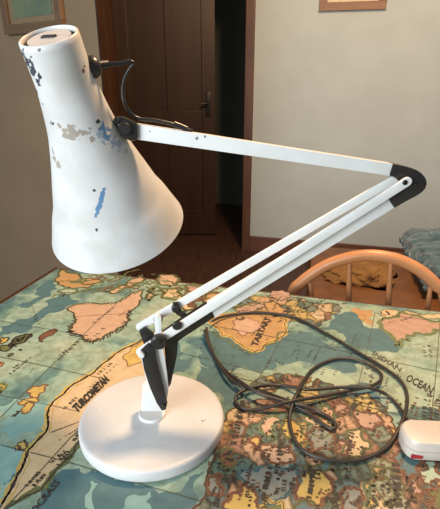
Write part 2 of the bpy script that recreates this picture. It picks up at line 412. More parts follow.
# lower right provinces and the crowded strip at the far edge
land([(214, 452), (232, 408), (252, 402), (262, 398), (285, 402), (318, 378), (345, 392), (368, 392), (386, 412), (398, 430), (440, 446), (480, 470), (520, 640), (170, 640), (196, 505), (206, 480)], 'busy', 'brown', .003, 'ink', .002, .22, 1)
land([(232, 294), (262, 295), (300, 297), (338, 303), (332, 318), (318, 326), (300, 322), (280, 316), (255, 312), (228, 306)], 'busy', None, 0, 'ink', .0015, .25, 1)
land([(250, 383), (280, 372), (312, 376), (305, 392), (262, 392)], 'busy', None, 0, 'olive', .002, .25, 1)
# big peach island left of the lamp
isl = [(35, 230), (80, 212), (150, 205), (200, 212), (260, 207), (320, 185), (370, 152), (412, 138), (402, 180), (385, 215), (350, 240), (332, 270), (322, 310), (270, 345), (200, 382), (150, 398), (110, 370), (60, 352), (40, 345), (55, 310), (76, 285), (70, 260)]
isl = [(60 + x / 4.889, 260 + y / 4.889) for x, y in isl]
land(isl, 'peach', 'olive', .004, 'ink', .0022, .18)
hatch([isl[i] for i in (20, 18, 17, 16, 15, 14, 13, 12, 11, 10)], 60, 'ink', .014, .002)
hatch([isl[i] for i in (0, 1, 2, 3, 4, 5, 6, 7)], 34, 'olive', .010, .0018)
scrawl((92, 323), (114, 307), 5, 10, 'ink', .0018); scrawl((95, 336), (104, 327), 6, 5, 'ink', .0018); scrawl((118, 316), (125, 311), 4, 4)
cstroke([(74, 316), (100, 314), (128, 313)], .001, 4, 'brown')
# green edged land at the far left corner
land([(60, 268), (68, 272), (80, 278), (100, 279), (104, 281), (86, 287), (70, 288), (58, 284)], 'orange', 'olive', .006, 'ink', .0018, .25)
land([(104, 291), (118, 285), (130, 279), (142, 274), (146, 279), (130, 287), (112, 293)], 'peach', 'olive', .006, 'ink', .0018, .25)
land([(58, 290), (66, 286), (75, 288), (72, 293), (62, 296)], 'ltsea', 'olive', .005, 'ink', .0015, .3)
for P, k in (([(152, 273), (166, 274), (180, 280), (172, 285), (158, 282)], 'peach'), ([(184, 284), (200, 284), (214, 288), (204, 293), (188, 291)], 'pink'), ([(160, 288), (176, 288), (186, 294), (174, 299), (162, 296)], 'sand'),
             ([(195, 297), (215, 292), (228, 292), (220, 300), (204, 303)], 'orange'), ([(146, 290), (154, 286), (158, 294), (150, 300)], 'peach'), ([(176, 302), (190, 300), (196, 306), (184, 312)], 'sand')):
    land(P, k, 'olive', .007, 'ink', .002, .3)
for i in range(90):
    x, y = random.uniform(66, 225), random.uniform(274, 300)
    if y < 270 + abs(x - 57) * .106 or (66 < x < 146 and y > 293): continue
    q = [at_z(x + k * 5, y + random.uniform(-2, 2) - k * .3) for k in range(4)]
    cstroke(roughen(q, .4, 3, False), random.uniform(.002, .006), 3, random.choice(('olive', 'olive', 'green', 'brown')))
for P in ([(52, 296), (75, 291), (95, 289), (112, 284)], [(60, 280), (85, 284), (105, 283)], [(108, 275), (125, 274), (140, 269)]):
    cstroke(roughen([at_z(*p) for p in P], .25, 3, False), .004, 3, 'olive')
# the long diagonal coast
tk = [(146, 336), (139, 341), (126, 347), (115, 353), (104, 362), (93, 372.5), (80, 380), (68.5, 387), (58, 397), (49, 407), (48, 420), (46, 431), (36, 441), (29, 448), (25, 458), (22.5, 465.5), (16, 478), (10, 490), (2, 503), (-14, 520),
      (4, 509), (22, 497), (41.6, 488), (50, 477), (58, 467), (71, 456), (78, 441), (96, 420), (118, 395), (150, 372), (170, 352), (176, 335), (160, 328)]
land(tk, 'sand', None, 0, 'ink', .0022, .1)
cstroke(roughen([at_z(*p) for p in tk[1:19]], .1, 2, False), .011, 2, 'yellow')
cstroke(roughen([at_z(x + 1.2, y + .8) for x, y in tk[1:19]], .1, 2, False), .004, 2.5, 'sand')
cstroke(roughen([at_z(*p) for p in tk[0:19]], .12, 3, False), .0026, 3, 'ink')
cstroke(roughen([at_z(*p) for p in tk[20:27]], .15, 2, False), .008, 2, 'olive')
land([(130, 350), (150, 338), (168, 336), (160, 350), (140, 362), (128, 366)], 'yellow', None, 0, 'brown', .0015, .2, 2)
land([(98, 406), (108, 397), (116, 392), (112, 402), (103, 410)], 'yellow', None, 0, None, 0, .2, 2)
cword('TURCOMETAN', (77, 412.5), (110, 380), (71.5, 405.5), 'dark', 5, .07)
scrawl((90, 386), (120, 361), 4, 12); scrawl((58, 440), (84, 424), 2.5, 12, 'ink', .001); cstroke([(51, 431.5), (79, 421)], .0016, 5, 'ink')
for a, b in (((26, 485), (39, 471)), ((30, 488), (45, 473)), ((50, 462), (64, 451)), ((56, 466), (70, 454)), ((60, 459), (69, 450)), ((74, 440), (80, 430)), ((64, 408), (76, 397)), ((97, 374), (112, 362))):
    scrawl(a, b, 4.5, 8, 'ink', .0016)
# lettering in the lower sea
cword('OCRASS', (34, 515), (60, 482), (29, 510), 'ink', 5, .02)
# yellow islands
f3 = lambda L: [(x / 5.5, 330 + y / 5.5) for x, y in L]
land(f3([(150, 330), (200, 305), (268, 298), (245, 330), (215, 360), (175, 362)]), 'yellow', None, 0, 'brown', .0022, .3)
land(f3([(95, 395), (130, 375), (205, 365), (215, 385), (180, 395), (120, 410)]), 'yellow', None, 0, 'brown', .0022, .3)
land(f3([(118, 440), (132, 405), (172, 395), (170, 425), (140, 455)]), 'yellow', None, 0, 'brown', .0022, .3)
land(f3([(-10, 290), (18, 285), (24, 320), (5, 345), (-15, 345)]), 'yellow', None, 0, 'olive', .004, .3)
land(f3([(-10, 165), (12, 170), (12, 190), (-10, 205)]), 'orange', None, 0, 'brown', .002, .3)
land(f3([(62, 472), (90, 440), (106, 440), (85, 470)]), 'olive', None, 0, 'ink', .002, .3)
land([(18, 442), (24, 439), (27, 446), (22, 449)], 'yellow', None, 0, 'ink', .002, .3, 3); land([(14, 446), (20, 445), (20, 450), (15, 450)], 'yellow', None, 0, 'ink', .0015, .3, 3)
# dark islands near the left edge
land(f3([(55, 70), (95, 30), (140, 18), (178, 15), (150, 45), (110, 70), (60, 92)]), 'olive', None, 0, 'dark', .004, .3)
hatch([(10, 346), (18, 338), (30, 335)], 18, 'dark', .016, .0022)
land(f3([(-10, 85), (40, 80), (66, 92), (40, 110), (-10, 108)]), 'olive', None, 0, 'dark', .003, .3)
land(f3([(-10, 45), (10, 35), (44, 38), (20, 65), (-10, 70)]), 'yellow', None, 0, 'ink', .003, .3)
land([(40, 338), (45, 332), (54, 328), (57, 330), (50, 335), (43, 341)], 'brown', 'brown', .003, 'dark', .0018, .3)
land([(8, 354), (12, 352), (13, 354), (9, 356)], 'olive', None, 0, 'dark', .002, .3); land([(18, 349), (20, 348), (21, 350)], 'olive', None, 0, 'dark', .002, .3)
for a, b, h, n in (((31, 302), (39, 324), 4, 10), ((34, 314), (36, 322), 7, 4), ((58, 360), (79, 340), 4.5, 14), ((59, 355), (66, 349), 4, 5), ((9, 374), (30, 357), 4, 12), ((12, 368), (19, 363), 4, 5), ((30, 372), (34, 366), 2, 3)):
    scrawl(a, b, h, n, 'dark' if h > 4.2 else 'ink', .0016)
# graticule
for P in ([(0, 356), (40, 364), (80, 373), (100, 377)], [(0, 394.5), (40, 402), (80, 411)], [(0, 444), (40, 454), (78, 464), (100, 471), (140, 483), (180, 494), (230, 509)], [(79, 338), (52, 364), (29, 387), (0, 417)],
          [(130, 290), (104, 314), (79, 338)], [(0, 320), (40, 327), (82, 334)], [(100, 410), (70, 437), (40, 470), (0, 512)], [(186, 320), (240, 330), (300, 341), (360, 354), (440, 371)], [(375, 312), (368, 345), (358, 385), (350, 420)],
          [(300, 298), (286, 330), (262, 372), (240, 405)], [(215, 372), (270, 384), (330, 397), (440, 424)], [(440, 322), (436, 372), (430, 430)], [(180, 352), (215, 360), (262, 372)], [(375, 312), (440, 321)]):
    cstroke([at_z(*p) for p in P], .0012, 4, 'line')
# orange land with a bold slanted name under the cable
f5 = lambda L: [(190 + x / 4, 290 + y / 4) for x, y in L]
og = f5([(60, 110), (100, 100), (150, 92), (230, 88), (300, 80), (385, 105), (382, 168), (335, 200), (300, 215), (255, 242), (215, 222), (190, 205), (130, 178), (88, 132)])
land(og, 'orange', 'yellow', .008, 'brown', .002, .2)
land(f5([(170, 120), (225, 105), (270, 120), (255, 165), (210, 180), (170, 150)]), 'peach', None, 0, 'brown', .0015, .3, 3)
cword('TARTARY', (257, 346), (271, 317), (250.5, 344), 'dark', 5, .04)
land(f5([(290, 50), (340, 45), (380, 70), (370, 95), (320, 88)]), 'orange', None, 0, 'ink', .0015, .3, 2)
land(f5([(180, 70), (240, 55), (300, 60), (270, 80), (200, 88)]), 'pink', 'olive', .004, 'ink', .0015, .3, 2)
land(f5([(-20, 40), (40, 20), (70, 30), (20, 70)]), 'brown', None, 0, 'ink', .0015, .3, 2)
land(f5([(330, 0), (400, 10), (400, 30), (330, 30)]), 'pink', None, 0, 'ink', .0015, .3, 2)
for P in ([(228, 304), (245, 298), (265, 296), (290, 299)], [(220, 310), (240, 304), (262, 301), (284, 304), (310, 312)], [(205, 330), (216, 335), (230, 342), (252, 353), (275, 342), (290, 330)]):
    cstroke(roughen([at_z(*p) for p in P], .25, 3, False), .004, 2, 'olive')
# peach land with a green coast at the right
f6 = lambda L: [(290 + x / 2.933, 290 + y / 2.933) for x, y in L]
pk = f6([(262, 92), (300, 78), (330, 62), (380, 74), (410, 88), (470, 84), (470, 118), (425, 112), (400, 128), (372, 122), (352, 148), (330, 140), (308, 162), (306, 140), (285, 122)])
land(pk, 'pink', 'green', .008, 'olive', .002, .28)
land(f6([(330, 62), (345, 58), (420, 70), (470, 72), (470, 82), (420, 82), (380, 78)]), 'sand', 'olive', .003, None, 0, .25)
land(f6([(180, 50), (240, 55), (250, 72), (245, 100), (200, 70)]), 'orange', None, 0, None, 0, .3, 1)
land(f6([(265, 60), (290, 55), (320, 60), (300, 75), (270, 85)]), 'sand', None, 0, 'ink', .0015, .3, 1)
for a, b in (((382, 312), (390, 322)), ((386, 310), (390, 314)), ((424, 345), (426, 356)), ((429, 343), (431, 357)), ((400, 320), (412, 316)), ((405, 308), (420, 313))):
    scrawl(a, b, 5, 6, 'ink', .0016)
cword('INDIAN', (372, 354), (400, 371), (374.5, 350.5), 'ink', 5, .01)
cword('OCEAN', (405, 379.5), (431, 393.5), (409, 373), 'dark', 5, .02)
for i, h in enumerate((20, 17, 18)): scrawl((425 + i * 6, 405 + i), (425 + i * 6 - 1, 405 + h), 6, 8, 'dark', .002)
# crowded provinces: coloured patches over the lower right
for P, k, bd in (([(262, 418), (272, 414), (280, 420), (276, 438), (266, 434)], 'peach', 'green'), ([(282, 420), (292, 418), (302, 428), (308, 440), (298, 446), (286, 436)], 'yellow', 'olive'),
                 ([(304, 416), (330, 418), (332, 430), (314, 434)], 'sand', 'green'), ([(248, 438), (256, 434), (262, 442), (254, 450)], 'yellow', 'brown'),
                 ([(262, 442), (290, 444), (296, 458), (280, 462), (262, 456)], 'peach', 'brown'), ([(240, 468), (266, 460), (292, 464), (292, 490), (276, 504), (258, 492), (244, 480)], 'grey', 'teal'),
                 ([(226, 494), (244, 482), (256, 492), (262, 508), (240, 520), (224, 516)], 'yellow', 'brown'), ([(296, 478), (326, 474), (328, 496), (318, 506), (296, 498)], 'yellow', 'brown'),
                 ([(308, 432), (330, 430), (336, 446), (318, 456), (306, 450)], 'grey', 'brown'), ([(354, 410), (368, 408), (380, 416), (374, 430), (366, 428), (358, 422)], 'pink', 'brown'),
                 ([(328, 398), (340, 402), (350, 410), (344, 414), (334, 408)], 'pink', 'brown'), ([(346, 432), (362, 428), (370, 442), (356, 456), (344, 458)], 'sand', 'olive'),
                 ([(336, 440), (350, 442), (348, 454), (336, 452)], 'pink', 'brown'), ([(318, 400), (330, 408), (332, 420), (322, 416)], 'peach', 'green'),
                 ([(364, 486), (376, 484), (378, 504), (366, 506)], 'yellow', 'green'), ([(372, 466), (384, 464), (384, 476), (374, 480)], 'orange', 'olive'),
                 ([(340, 492), (354, 486), (364, 496), (362, 520), (340, 520)], 'grey', 'brown'), ([(380, 470), (392, 468), (396, 500), (384, 505)], 'grey', 'olive'),
                 ([(398, 450), (412, 452), (418, 470), (408, 480), (400, 470)], 'teal', 'brown'), ([(410, 476), (420, 472), (424, 492), (414, 500)], 'pink', 'brown'),
                 ([(424, 462), (440, 458), (444, 480), (430, 484)], 'ltsea', 'brown'), ([(426, 488), (444, 484), (446, 506), (430, 508)], 'olive', 'brown'),
                 ([(306, 462), (334, 458), (336, 472), (310, 474)], 'teal', 'olive'), ([(220, 452), (232, 448), (236, 462), (222, 468)], 'brown', 'olive'),
                 ([(228, 424), (240, 420), (244, 432), (232, 438)], 'grey', 'brown'), ([(208, 478), (222, 474), (224, 490), (210, 494)], 'grey', 'brown'),
                 ([(388, 425), (398, 432), (398, 446), (388, 440)], 'yellow', 'brown'), ([(268, 496), (282, 500), (284, 520), (264, 520)], 'olive', 'yellow'),
                 ([(300, 500), (320, 508), (320, 524), (298, 524)], 'teal', 'olive'), ([(276, 404), (288, 404), (290, 412), (278, 414)], 'brown', 'olive')):
    land(P, k, bd, .0045, 'ink', .0009, .3, 2, 4)
for a, b, h, n, w_ in (((228, 462), (243, 402), 8, 9, .0042), ((398, 505), (396, 462), 7, 9, .004), ((276, 474), (281, 440), 5, 8, .0025), ((262, 500), (270, 466), 5, 8, .0025), ((345, 470), (352, 430), 5, 9, .0025), ((308, 500), (314, 470), 5, 7, .0025)):
    for q in (0, .35): scrawl((a[0] + q, a[1]), (b[0] + q, b[1]), h, n, 'dark', w_, 6)
rs = random.Random(3)
for i in range(300):
    x, y = rs.uniform(205, 440), rs.uniform(400, 509)
    if x < 235 and y < 455: continue
    a = math.radians(rs.choice((-80, -70, -60, -85, -20))); l = rs.uniform(5, 15)
    scrawl((x, y), (x + math.cos(a) * l, y + math.sin(a) * l), rs.uniform(2.2, 4.5), max(3, int(l / 2.2)), rs.choice(('ink', 'dark', 'dark', 'brown')), .0019, 6)
for i in range(48):
    x, y = rs.uniform(232, 345), rs.uniform(296, 322)
    if y > 298 + (345 - x) * .25 + 8: continue
    scrawl((x, y), (x + 5, y - rs.uniform(-2, 6)), 4, 4, rs.choice(('ink', 'dark')), .002, 6)
for i in range(70):
    x, y = rs.uniform(190, 400), rs.uniform(325, 400); a = math.radians(rs.choice((-60, -50, 30, -75))); l = rs.uniform(6, 14)
    scrawl((x, y), (x + math.cos(a) * l, y + math.sin(a) * l), 3, int(l / 2), 'ink', .0012, 5)
for k, (x0, y0, x1, y1) in enumerate(((262, 386, 290, 378), (270, 380, 300, 374))): scrawl((x0, y0), (x1, y1), 8, 12, 'ink', .002, 6)
cl = link('tablecloth', cb, CM, smooth=False)
tag(cl, 'old-style world map tablecloth in faded green and peach on the table', 'tablecloth')

# ------------------------------------------------------------------ the lamp
BC = at_z(152.4, 414.5, ZT + .017); BC.z = ZT
psi = math.radians(8); U_ = Vector((math.cos(psi), math.sin(psi), 0)); N_ = Vector((math.sin(psi), -math.cos(psi), 0))   # N_ points to the viewer
def ap(x, y, off=0): return at_pl(x, y, BC + N_ * off, N_)
lamp = empty('desk_lamp', BC + Z * .0003, 'white paint-chipped jointed desk lamp with bell shade standing on the map tablecloth', 'lamp')
WHITE, WH2 = (208, 208, 206), (200, 200, 197)
DKC, GRC, BLC = (58, 62, 72), (158, 148, 136), (92, 130, 166)
m_white = mat('white enamel', (226, 226, 223), .38, (218, 218, 214), 30)
# base
bm = NB()
prof = [(0, 0), (.092, 0), (.0952, .001), (.0958, .003), (.0957, .0135), (.0950, .0152), (.0935, .0162), (.09, .0168), (.03, .0178), (.016, .0184), (0, .0184)]
lathe(bm, prof, BC + Z * .0003, Z, 96)
bmk = []
for x, y, r in ((108, 438, .9), (136, 440, .8), (174, 408, .9), (203, 421, 1.4), (205, 420, 1.2), (96, 410, .8), (142, 418, 3.0), (148, 420, 2), (188, 394, .8)):
    p = at_z(x, y, ZT + .0165); bmk.append((p, r * .0011, (120, 104, 92) if r < 2 else (196, 190, 182)))
m_basep = chipped('white enamel chipped base', WHITE, (200, 199, 196), bmk, .36, 20)
link('base', bm, m_basep, lamp, sharp=60)
# swivel bracket
def fprism(bm, L, off, w, bev=0): prism(bm, [p - N_ * w / 2 for p in pp(L, off + w / 2)], N_, w, bev)
def pp(L, off): return [ap(x, y, off) for x, y in L]
bm = NB(); cyl(bm, BC + Z * .0197, Z, .018, .005, 32, .001)
fprism(bm, [(141, 411), (142, 395), (149, 389), (157, 392), (164, 404), (165, 411)], .0, .026, .0015)
link('swivel_bracket', bm, m_white, lamp)
# support stand: white link with black cheeks
bm = NB()
fprism(bm, [(153.5, 346), (155.5, 330), (154, 318), (156, 314.5), (159, 314.5), (161.5, 318), (161.5, 330), (163, 346), (167, 372), (168.5, 390), (166, 406), (162, 408), (158.5, 400), (157, 372)], .016, .006, .0012)
link('support_link', bm, m_white, lamp)
bm = NB()
fprism(bm, [(141, 358), (148, 358), (158, 380), (163, 404), (160, 406), (151, 393), (145, 375)], .0165, .004, .001)
link('support_link', bm, m_white, lamp)
bm = NB()
fprism(bm, [(140.5, 351), (148, 344), (154, 345), (157, 362), (163, 384), (167.5, 403), (166, 409.5), (161.5, 410.5), (156.5, 403), (150, 388), (144, 370)], .0225, .005, .0015)
fprism(bm, [(139, 331), (145, 327), (154, 334), (156, 346), (146, 350)], .006, .005, .001)
link('cheek_plate', bm, m_blk, lamp)
bm = NB()
fprism(bm, [(164, 346), (178.5, 338), (177, 356), (171, 384), (168.5, 388)], .004, .006, .0015)
link('cheek_plate', bm, m_blk, lamp)
# lower arm: square tube + black sleeve
bm = NB()
fprism(bm, [(207.5, 305.5), (388, 196), (394.5, 207.5), (214, 318)], 0, .014, .0012)
link('lower_arm', bm, m_white, lamp)
bm = NB()
fprism(bm, [(163, 336), (180, 324), (209, 305.5), (214.8, 317), (184, 337), (170, 347), (163, 348)], 0, .0165, .0015)
link('arm_sleeve', bm, m_blk, lamp)
def bar(px0, px1, w, t, off, m, name='tie_bar'):
    a, b = ap(*px0, off), ap(*px1, off); d = (b - a).normalized(); q = d.cross(N_).normalized()
    pts = []
    for k in range(9): an = PI / 2 + PI * k / 8; pts.append(a + d * math.cos(an) * w / 2 + q * math.sin(an) * w / 2)
    for k in range(9): an = -PI / 2 + PI * k / 8; pts.append(b + d * math.cos(an) * w / 2 + q * math.sin(an) * w / 2)
    bm = NB(); prism(bm, pts, N_, t, .0006); return link(name, bm, m, lamp)
bar((140, 326), (397, 177), .0098, .004, .0, m_white)
bar((140.5, 351), (407, 181), .0105, .004, .016, m_white)
# black elbow at the top of the lower arm
bm = NB()
fprism(bm, [(393.6, 163.4), (404, 165.4), (411, 167.2), (417, 169.5), (421.5, 172.3), (424.9, 175.8), (426.9, 179.8), (427.2, 184), (425.8, 188), (422.6, 191.8), (417.5, 195.3), (405.5, 201.6), (395, 207.8), (387.3, 196), (401, 187), (402, 182), (398, 178.5), (390, 175.3)], .0, .019, .0018)
link('elbow', bm, m_blk, lamp)
# upper arm
apts = [(136.5, 123.4), (393.8, 163.6), (390.3, 175.6), (136.8, 139.2)]
amk = []
for x, y, r in ((197, 137, 2.2), (200, 139, 1.4), (192, 131, 1.2), (180, 128, 1.5), (150, 131, .8), (205, 136, 1), (300, 152, .6)):
    amk.append((ap(x, y, .0075), r * .001, (110, 110, 112)))
m_arm = chipped('white enamel chipped arm', (226, 226, 223), (218, 218, 214), amk, .38, 30)
bm = NB(); fprism(bm, apts, 0, .015, .0012); link('upper_arm', bm, m_arm, lamp)
bm = NB(); fprism(bm, [(172.5, 303), (178, 302), (182, 311), (190, 316), (186, 320), (176, 314)], .004, .004, .001); link('bar_clip', bm, m_blk, lamp)
# bolts
bm = NB()
m_bolt = mat('dark steel bolt', (70, 66, 62), .3, (52, 48, 46), 60, metal=.8)
for (x, y), r, off, h, nm, mm in (((159, 341), .0098, .022, .009, 'joint_knob', m_blk), ((177, 325), .0058, .0195, .005, 'bolt', m_blk), ((176, 307.5), .0055, .0045, .008, 'bolt', m_blk),
                                  ((141.5, 354.5), .0038, .0268, .005, 'nut', m_white), ((405, 182), .0030, .0188, .0025, 'bolt', m_bolt), ((163.5, 405.5), .0022, .0258, .003, 'bolt', m_bolt),
                                  ((416, 184), .0016, .0105, .002, 'bolt', m_bolt), ((158.2, 318.5), .0056, .0085, .005, 'bolt', m_blk)):
    bm2 = NB(); cyl(bm2, ap(x, y, off), N_, r, h, 24, min(h, r) * .25); link(nm, bm2, mm, lamp)
bm2 = NB(); cyl(bm2, ap(160, 341, .027), N_, .0022, .003, 16, .0005); link('bolt', bm2, m_bolt, lamp)
bm.free()
# shade
SA = ap(83.2, 130); SD = Vector((math.tan(.1292), math.tan(.4217), -1)).normalized()
s0, s1 = -.0943, .1304
def px_to_s(t):                                        # pixels along the drawn axis -> metres along the real one
    tgt = (48 + .338 * t, 35 + .941 * t); best = None
    for i in range(240):
        s = s0 - .02 + i * (s1 - s0 + .05) / 240; q = proj(SA + SD * s)
        d = abs((q[0] - tgt[0]) * .338 + (q[1] - tgt[1]) * .941)
        if best is None or d < best[0]: best = (d, s)
    return best[1]
pr = []
for t, r in ((0, 29.0), (45, 30.0), (70, 31.8), (95, 34.8), (113, 38.8), (130, 43.3), (148, 49.0), (168, 55), (180, 60.2), (192, 64.6), (200, 66.4)):
    s = px_to_s(t); d = (SA + SD * s - CAM).dot(FWD); pr.append((r * d / F * .97, s))
pr[0] = (.0272, s0); pr = [p for p in pr if p[1] < s1 - .006] + [(.0820, s1)]

# densify
prof = []
for i in range(len(pr) - 1):
    q = [pr[max(i - 1, 0)], pr[i], pr[i + 1], pr[min(i + 2, len(pr) - 1)]]
    for k in range(5):
        t = k / 5; prof.append(tuple(.5 * ((2 * q[1][c]) + (q[2][c] - q[0][c]) * t + (2 * q[0][c] - 5 * q[1][c] + 4 * q[2][c] - q[3][c]) * t * t + (3 * q[1][c] - q[0][c] - 3 * q[2][c] + q[3][c]) * t ** 3) for c in (0, 1)))
prof.append(pr[-1])
outer = [(prof[0][0] - .0030, s0 + .0012), (prof[0][0] - .0018, s0 - .0003)] + [(prof[0][0] - .0004, s0 + .0005)] + prof[1:]
inner = [(r - .0016, s) for r, s in prof[::-1]]
full = outer + [(prof[-1][0] - .0004, s1 + .0004), (prof[-1][0] - .0011, s1 + .0004)] + inner[1:-1] + [(prof[0][0] - .0030, s0 + .004)]
bm = NB(); lathe(bm, full, SA, SD, 96, closed=True)
bmesh.ops.recalc_face_normals(bm, faces=bm.faces)
bvh = BVHTree.FromBMesh(bm)
marks = []
for L, colr in (([(25.5, 57, 4), (26.5, 60, 4.4), (28.5, 65, 4.4), (32, 70, 4), (34, 74, 2.5), (37, 80, 3.4), (38.5, 76, 2.2), (37, 91, 1.8), (45, 112, 1.6), (39, 49.5, 1.0), (52, 124, 1.4), (43, 104, .9), (98, 122, 1.6), (94, 190, .7), (96, 229, 1.0)], DKC),
                ([(83.5, 62, 1.3), (84.5, 66, 1.2), (83, 71, 1.5)], (110, 84, 66)),
                ([(66, 133, 4.0), (72, 131, 4), (78, 134, 3.6), (84, 132, 3.6), (71, 138, 3), (60, 127, 2.2), (90, 128, 2), (93, 138, 2), (54, 158, 3.0), (58, 164, 3), (53, 151, 2.4)], GRC),
                ([(105.5, 131, 5), (102, 128, 3), (109, 136, 4.2), (112, 141, 3), (104, 189, 1.4), (103.3, 192, 1.9), (102.6, 194, 2.2), (101.8, 197, 2.4), (101, 199.5, 2.4), (100.3, 202, 2.5), (99.5, 204.5, 2.4), (99, 207, 2.3), (98.2, 209.5, 2), (97.5, 212, 1.8), (96.7, 214, 1.5), (96, 216, 1.2)], BLC),
                ([(114, 138, 3.4), (118, 144, 3.2), (120, 150, 2.8), (100, 134, 2.5), (112, 146, 2.4), (126, 150, 2), (104, 142, 2)], (160, 172, 184))):
    for x, y, r in L:
        h = bvh.ray_cast(CAM, ray(x, y).normalized())
        if h[0] is None: continue
        marks.append((h[0], (1.5 if colr == DKC else 1.2) * r * (h[0] - CAM).dot(FWD) / F, colr, 2.2 if y > 186 and colr == BLC else 5.5))
m_shade = chipped('white enamel chipped shade', WHITE, (196, 194, 189), marks, .42, 30)
sh = link('shade', bm, m_shade, lamp, sharp=60)
m_slot = mat('dark vent', (48, 36, 32), .7)
bm = NB(); r0 = prof[0][0]
lathe(bm, [(0, s0 + .0042), (r0 - .0075, s0 + .0042), (r0 - .0075, s0 + .0018), (0, s0 + .0012)][::-1], SA, SD, 48); link('top_cap', bm, mat('beige enamel cap', (186, 180, 172), .5), sh)
bm = NB(); lathe(bm, [(0, s0 + .006), (r0 - .0028, s0 + .006), (r0 - .0028, s0 + .0046), (0, s0 + .0046)], SA, SD, 48); link('vent_ring', bm, m_slot, sh)
bm = NB(); cap = SA + SD * (s0 + .0012); sx = Vector((.93, -.2, 0)); sx = (sx - SD * sx.dot(SD)).normalized(); sy = SD.cross(sx)
box(bm, cap, (.013, .0035, .0016), Matrix((sx, sy, SD)).transposed(), .0006); link('vent_slot', bm, m_slot, sh)
# knuckle joining shade and arm
bm = NB()
fprism(bm, [(114.5, 118), (118, 116), (123, 116.5), (130, 119.5), (137.5, 123), (137.5, 140), (131, 141), (124.5, 138), (119, 130)], .004, .017, .003)
cyl(bm, ap(125, 128, .013), N_, .0065, .008, 24, .0015); cyl(bm, ap(117.5, 119.5, .006), N_, .0035, .016, 16, .001)
link('knuckle', bm, m_blk, lamp)
# switch on the shade's neck
KO = .022
h = bvh.ray_cast(CAM, ray(89, 67).normalized())
k0 = h[0] if h[0] is not None else ap(89, 67, KO)
kd = (ap(106, 64, .012) - ap(92, 66.5, .02)).normalized()
kb = ap(90, 67, .02)
bm = NB(); lathe(bm, [(0, -.004), (.0085, -.004), (.0105, -.001), (.0105, .004), (.0085, .0075), (.005, .009), (.0042, .019), (0, .02)], kb, kd, 28); link('switch', bm, m_blk, sh)
bm = NB()
path = [ap(104, 64.8, .013), ap(112, 63.8, .011), ap(122, 63, .009), ap(130, 61.2, .007), ap(133, 63, .006), ap(129, 69, .005), ap(124.5, 78, .004), ap(122.5, 90, .004), ap(124, 101, .005), ap(130, 112, .004), ap(139, 118, .003), ap(155, 119.7, .002), ap(172, 123.5, .002), ap(186, 128.5, .002), ap(192, 130.8, .0)]
sp_ = smooth_path(path, 8)
rr = [.0026 if i < 26 else .0019 for i in range(len(sp_))]
tube(bm, sp_, rr, 10); link('lead', bm, m_blk, lamp)
bm = NB(); tube(bm, [ap(174, 123.3, .002), ap(180, 125.6, .002), ap(187, 128.6, .002)], .003, 10); link('lead_clip', bm, m_blk, lamp)

# ------------------------------------------------------------------ mains cable and plug
m_cord = mat('dark brown rubber cord', (56, 47, 39), .45, (44, 37, 31), 40)
m_plug = mat('white plug plastic', (202, 192, 180), .4, (194, 184, 172), 20)
m_red = mat('red plastic', (170, 46, 48), .4)
cable = empty('mains_cable', at_z(300, 400, ZT), 'dark looped mains cable with white plug lying on the map tablecloth', 'cable')
CR = .0026
def cpt(L): return [at_z(x, y, ZT + CR + .0004 + h) for x, y, h in L]
g0 = lambda x, y, off, h=0: ap(x, y, off)
def gz(L): return [(200 + x / 1.833, 300 + y / 1.833, h) for x, y, h in L]
cA = gz([(22, 38, .010), (45, 29, .002), (100, 22, 0), (170, 30, 0), (230, 60, 0), (290, 95, 0), (340, 125, 0), (370, 150, 0), (380, 180, 0), (372, 218, .005), (350, 260, 0), (320, 283, 0), (280, 294, 0), (230, 291, 0), (190, 275, 0), (171, 250, 0), (164, 220, 0), (168, 195, .005), (178, 170, .010), (190, 147, .002), (212, 122, 0), (250, 107, 0), (290, 110, 0), (322, 125, 0), (333, 140, 0), (318, 155, .006), (270, 166, .002), (220, 176, .005), (160, 186, .010), (105, 200, 0), (78, 197, 0), (65, 184, .0), (74, 168, .005), (108, 157, .005), (150, 156, 0), (200, 163, .009), (260, 159, .006), (310, 160, .011), (345, 175, 0), (368, 200, 0), (380, 219, .006)])
cB = gz([(8, 55, .010), (22, 95, 0), (48, 130, 0), (80, 153, .010), (112, 172, .010), (150, 184, .005), (190, 201, .0), (222, 224, 0), (242, 235, 0), (249, 230, 0), (240, 217, 0), (215, 203, 0), (180, 190, .006), (140, 176, .004), (105, 164, .0), (80, 160, .006), (50, 138, .005), (28, 106, .0), (15, 70, .004), (12, 50, .010)])
for L in (cA, cB):
    bm = NB(); tube(bm, smooth_path(cpt(L), 8), CR, 10); link('cord', bm, m_cord, cable)
# plug: rounded wedge body, seen from its cord end corner
pz = ZT + .0009
def outline(L, z): return [at_z(x, y, z) for x, y in L]
bm = NB()
def loft(bm, rings):
    R_ = [[bm.verts.new(p) for p in r] for r in rings]; n = len(R_[0])
    for A, B in zip(R_, R_[1:]):
        for i in range(n): bm.faces.new((A[i], A[(i + 1) % n], B[(i + 1) % n], B[i]))
    bm.faces.new(R_[0][::-1]); bm.faces.new(R_[-1])
def rrect(c, a, b, w, d, rad, z, seg=5):
    out = []
    for sx, sy, st in ((1, 1, 0), (-1, 1, 1), (-1, -1, 2), (1, -1, 3)):
        for k in range(seg + 1):
            an = st * PI / 2 + k / seg * PI / 2
            out.append(c + a * (sx * (w / 2 - rad) + rad * math.cos(an)) + b * (sy * (d / 2 - rad) + rad * math.sin(an)) + Z * (z - c.z))
    return out
pa = math.radians(-4); PA = Vector((math.cos(pa), math.sin(pa), 0)); PB = Vector((-math.sin(pa), math.cos(pa), 0))
pc = at_z(426.5, 439.5, pz + .012); pc.z = pz
pcx = pc + PA * .004
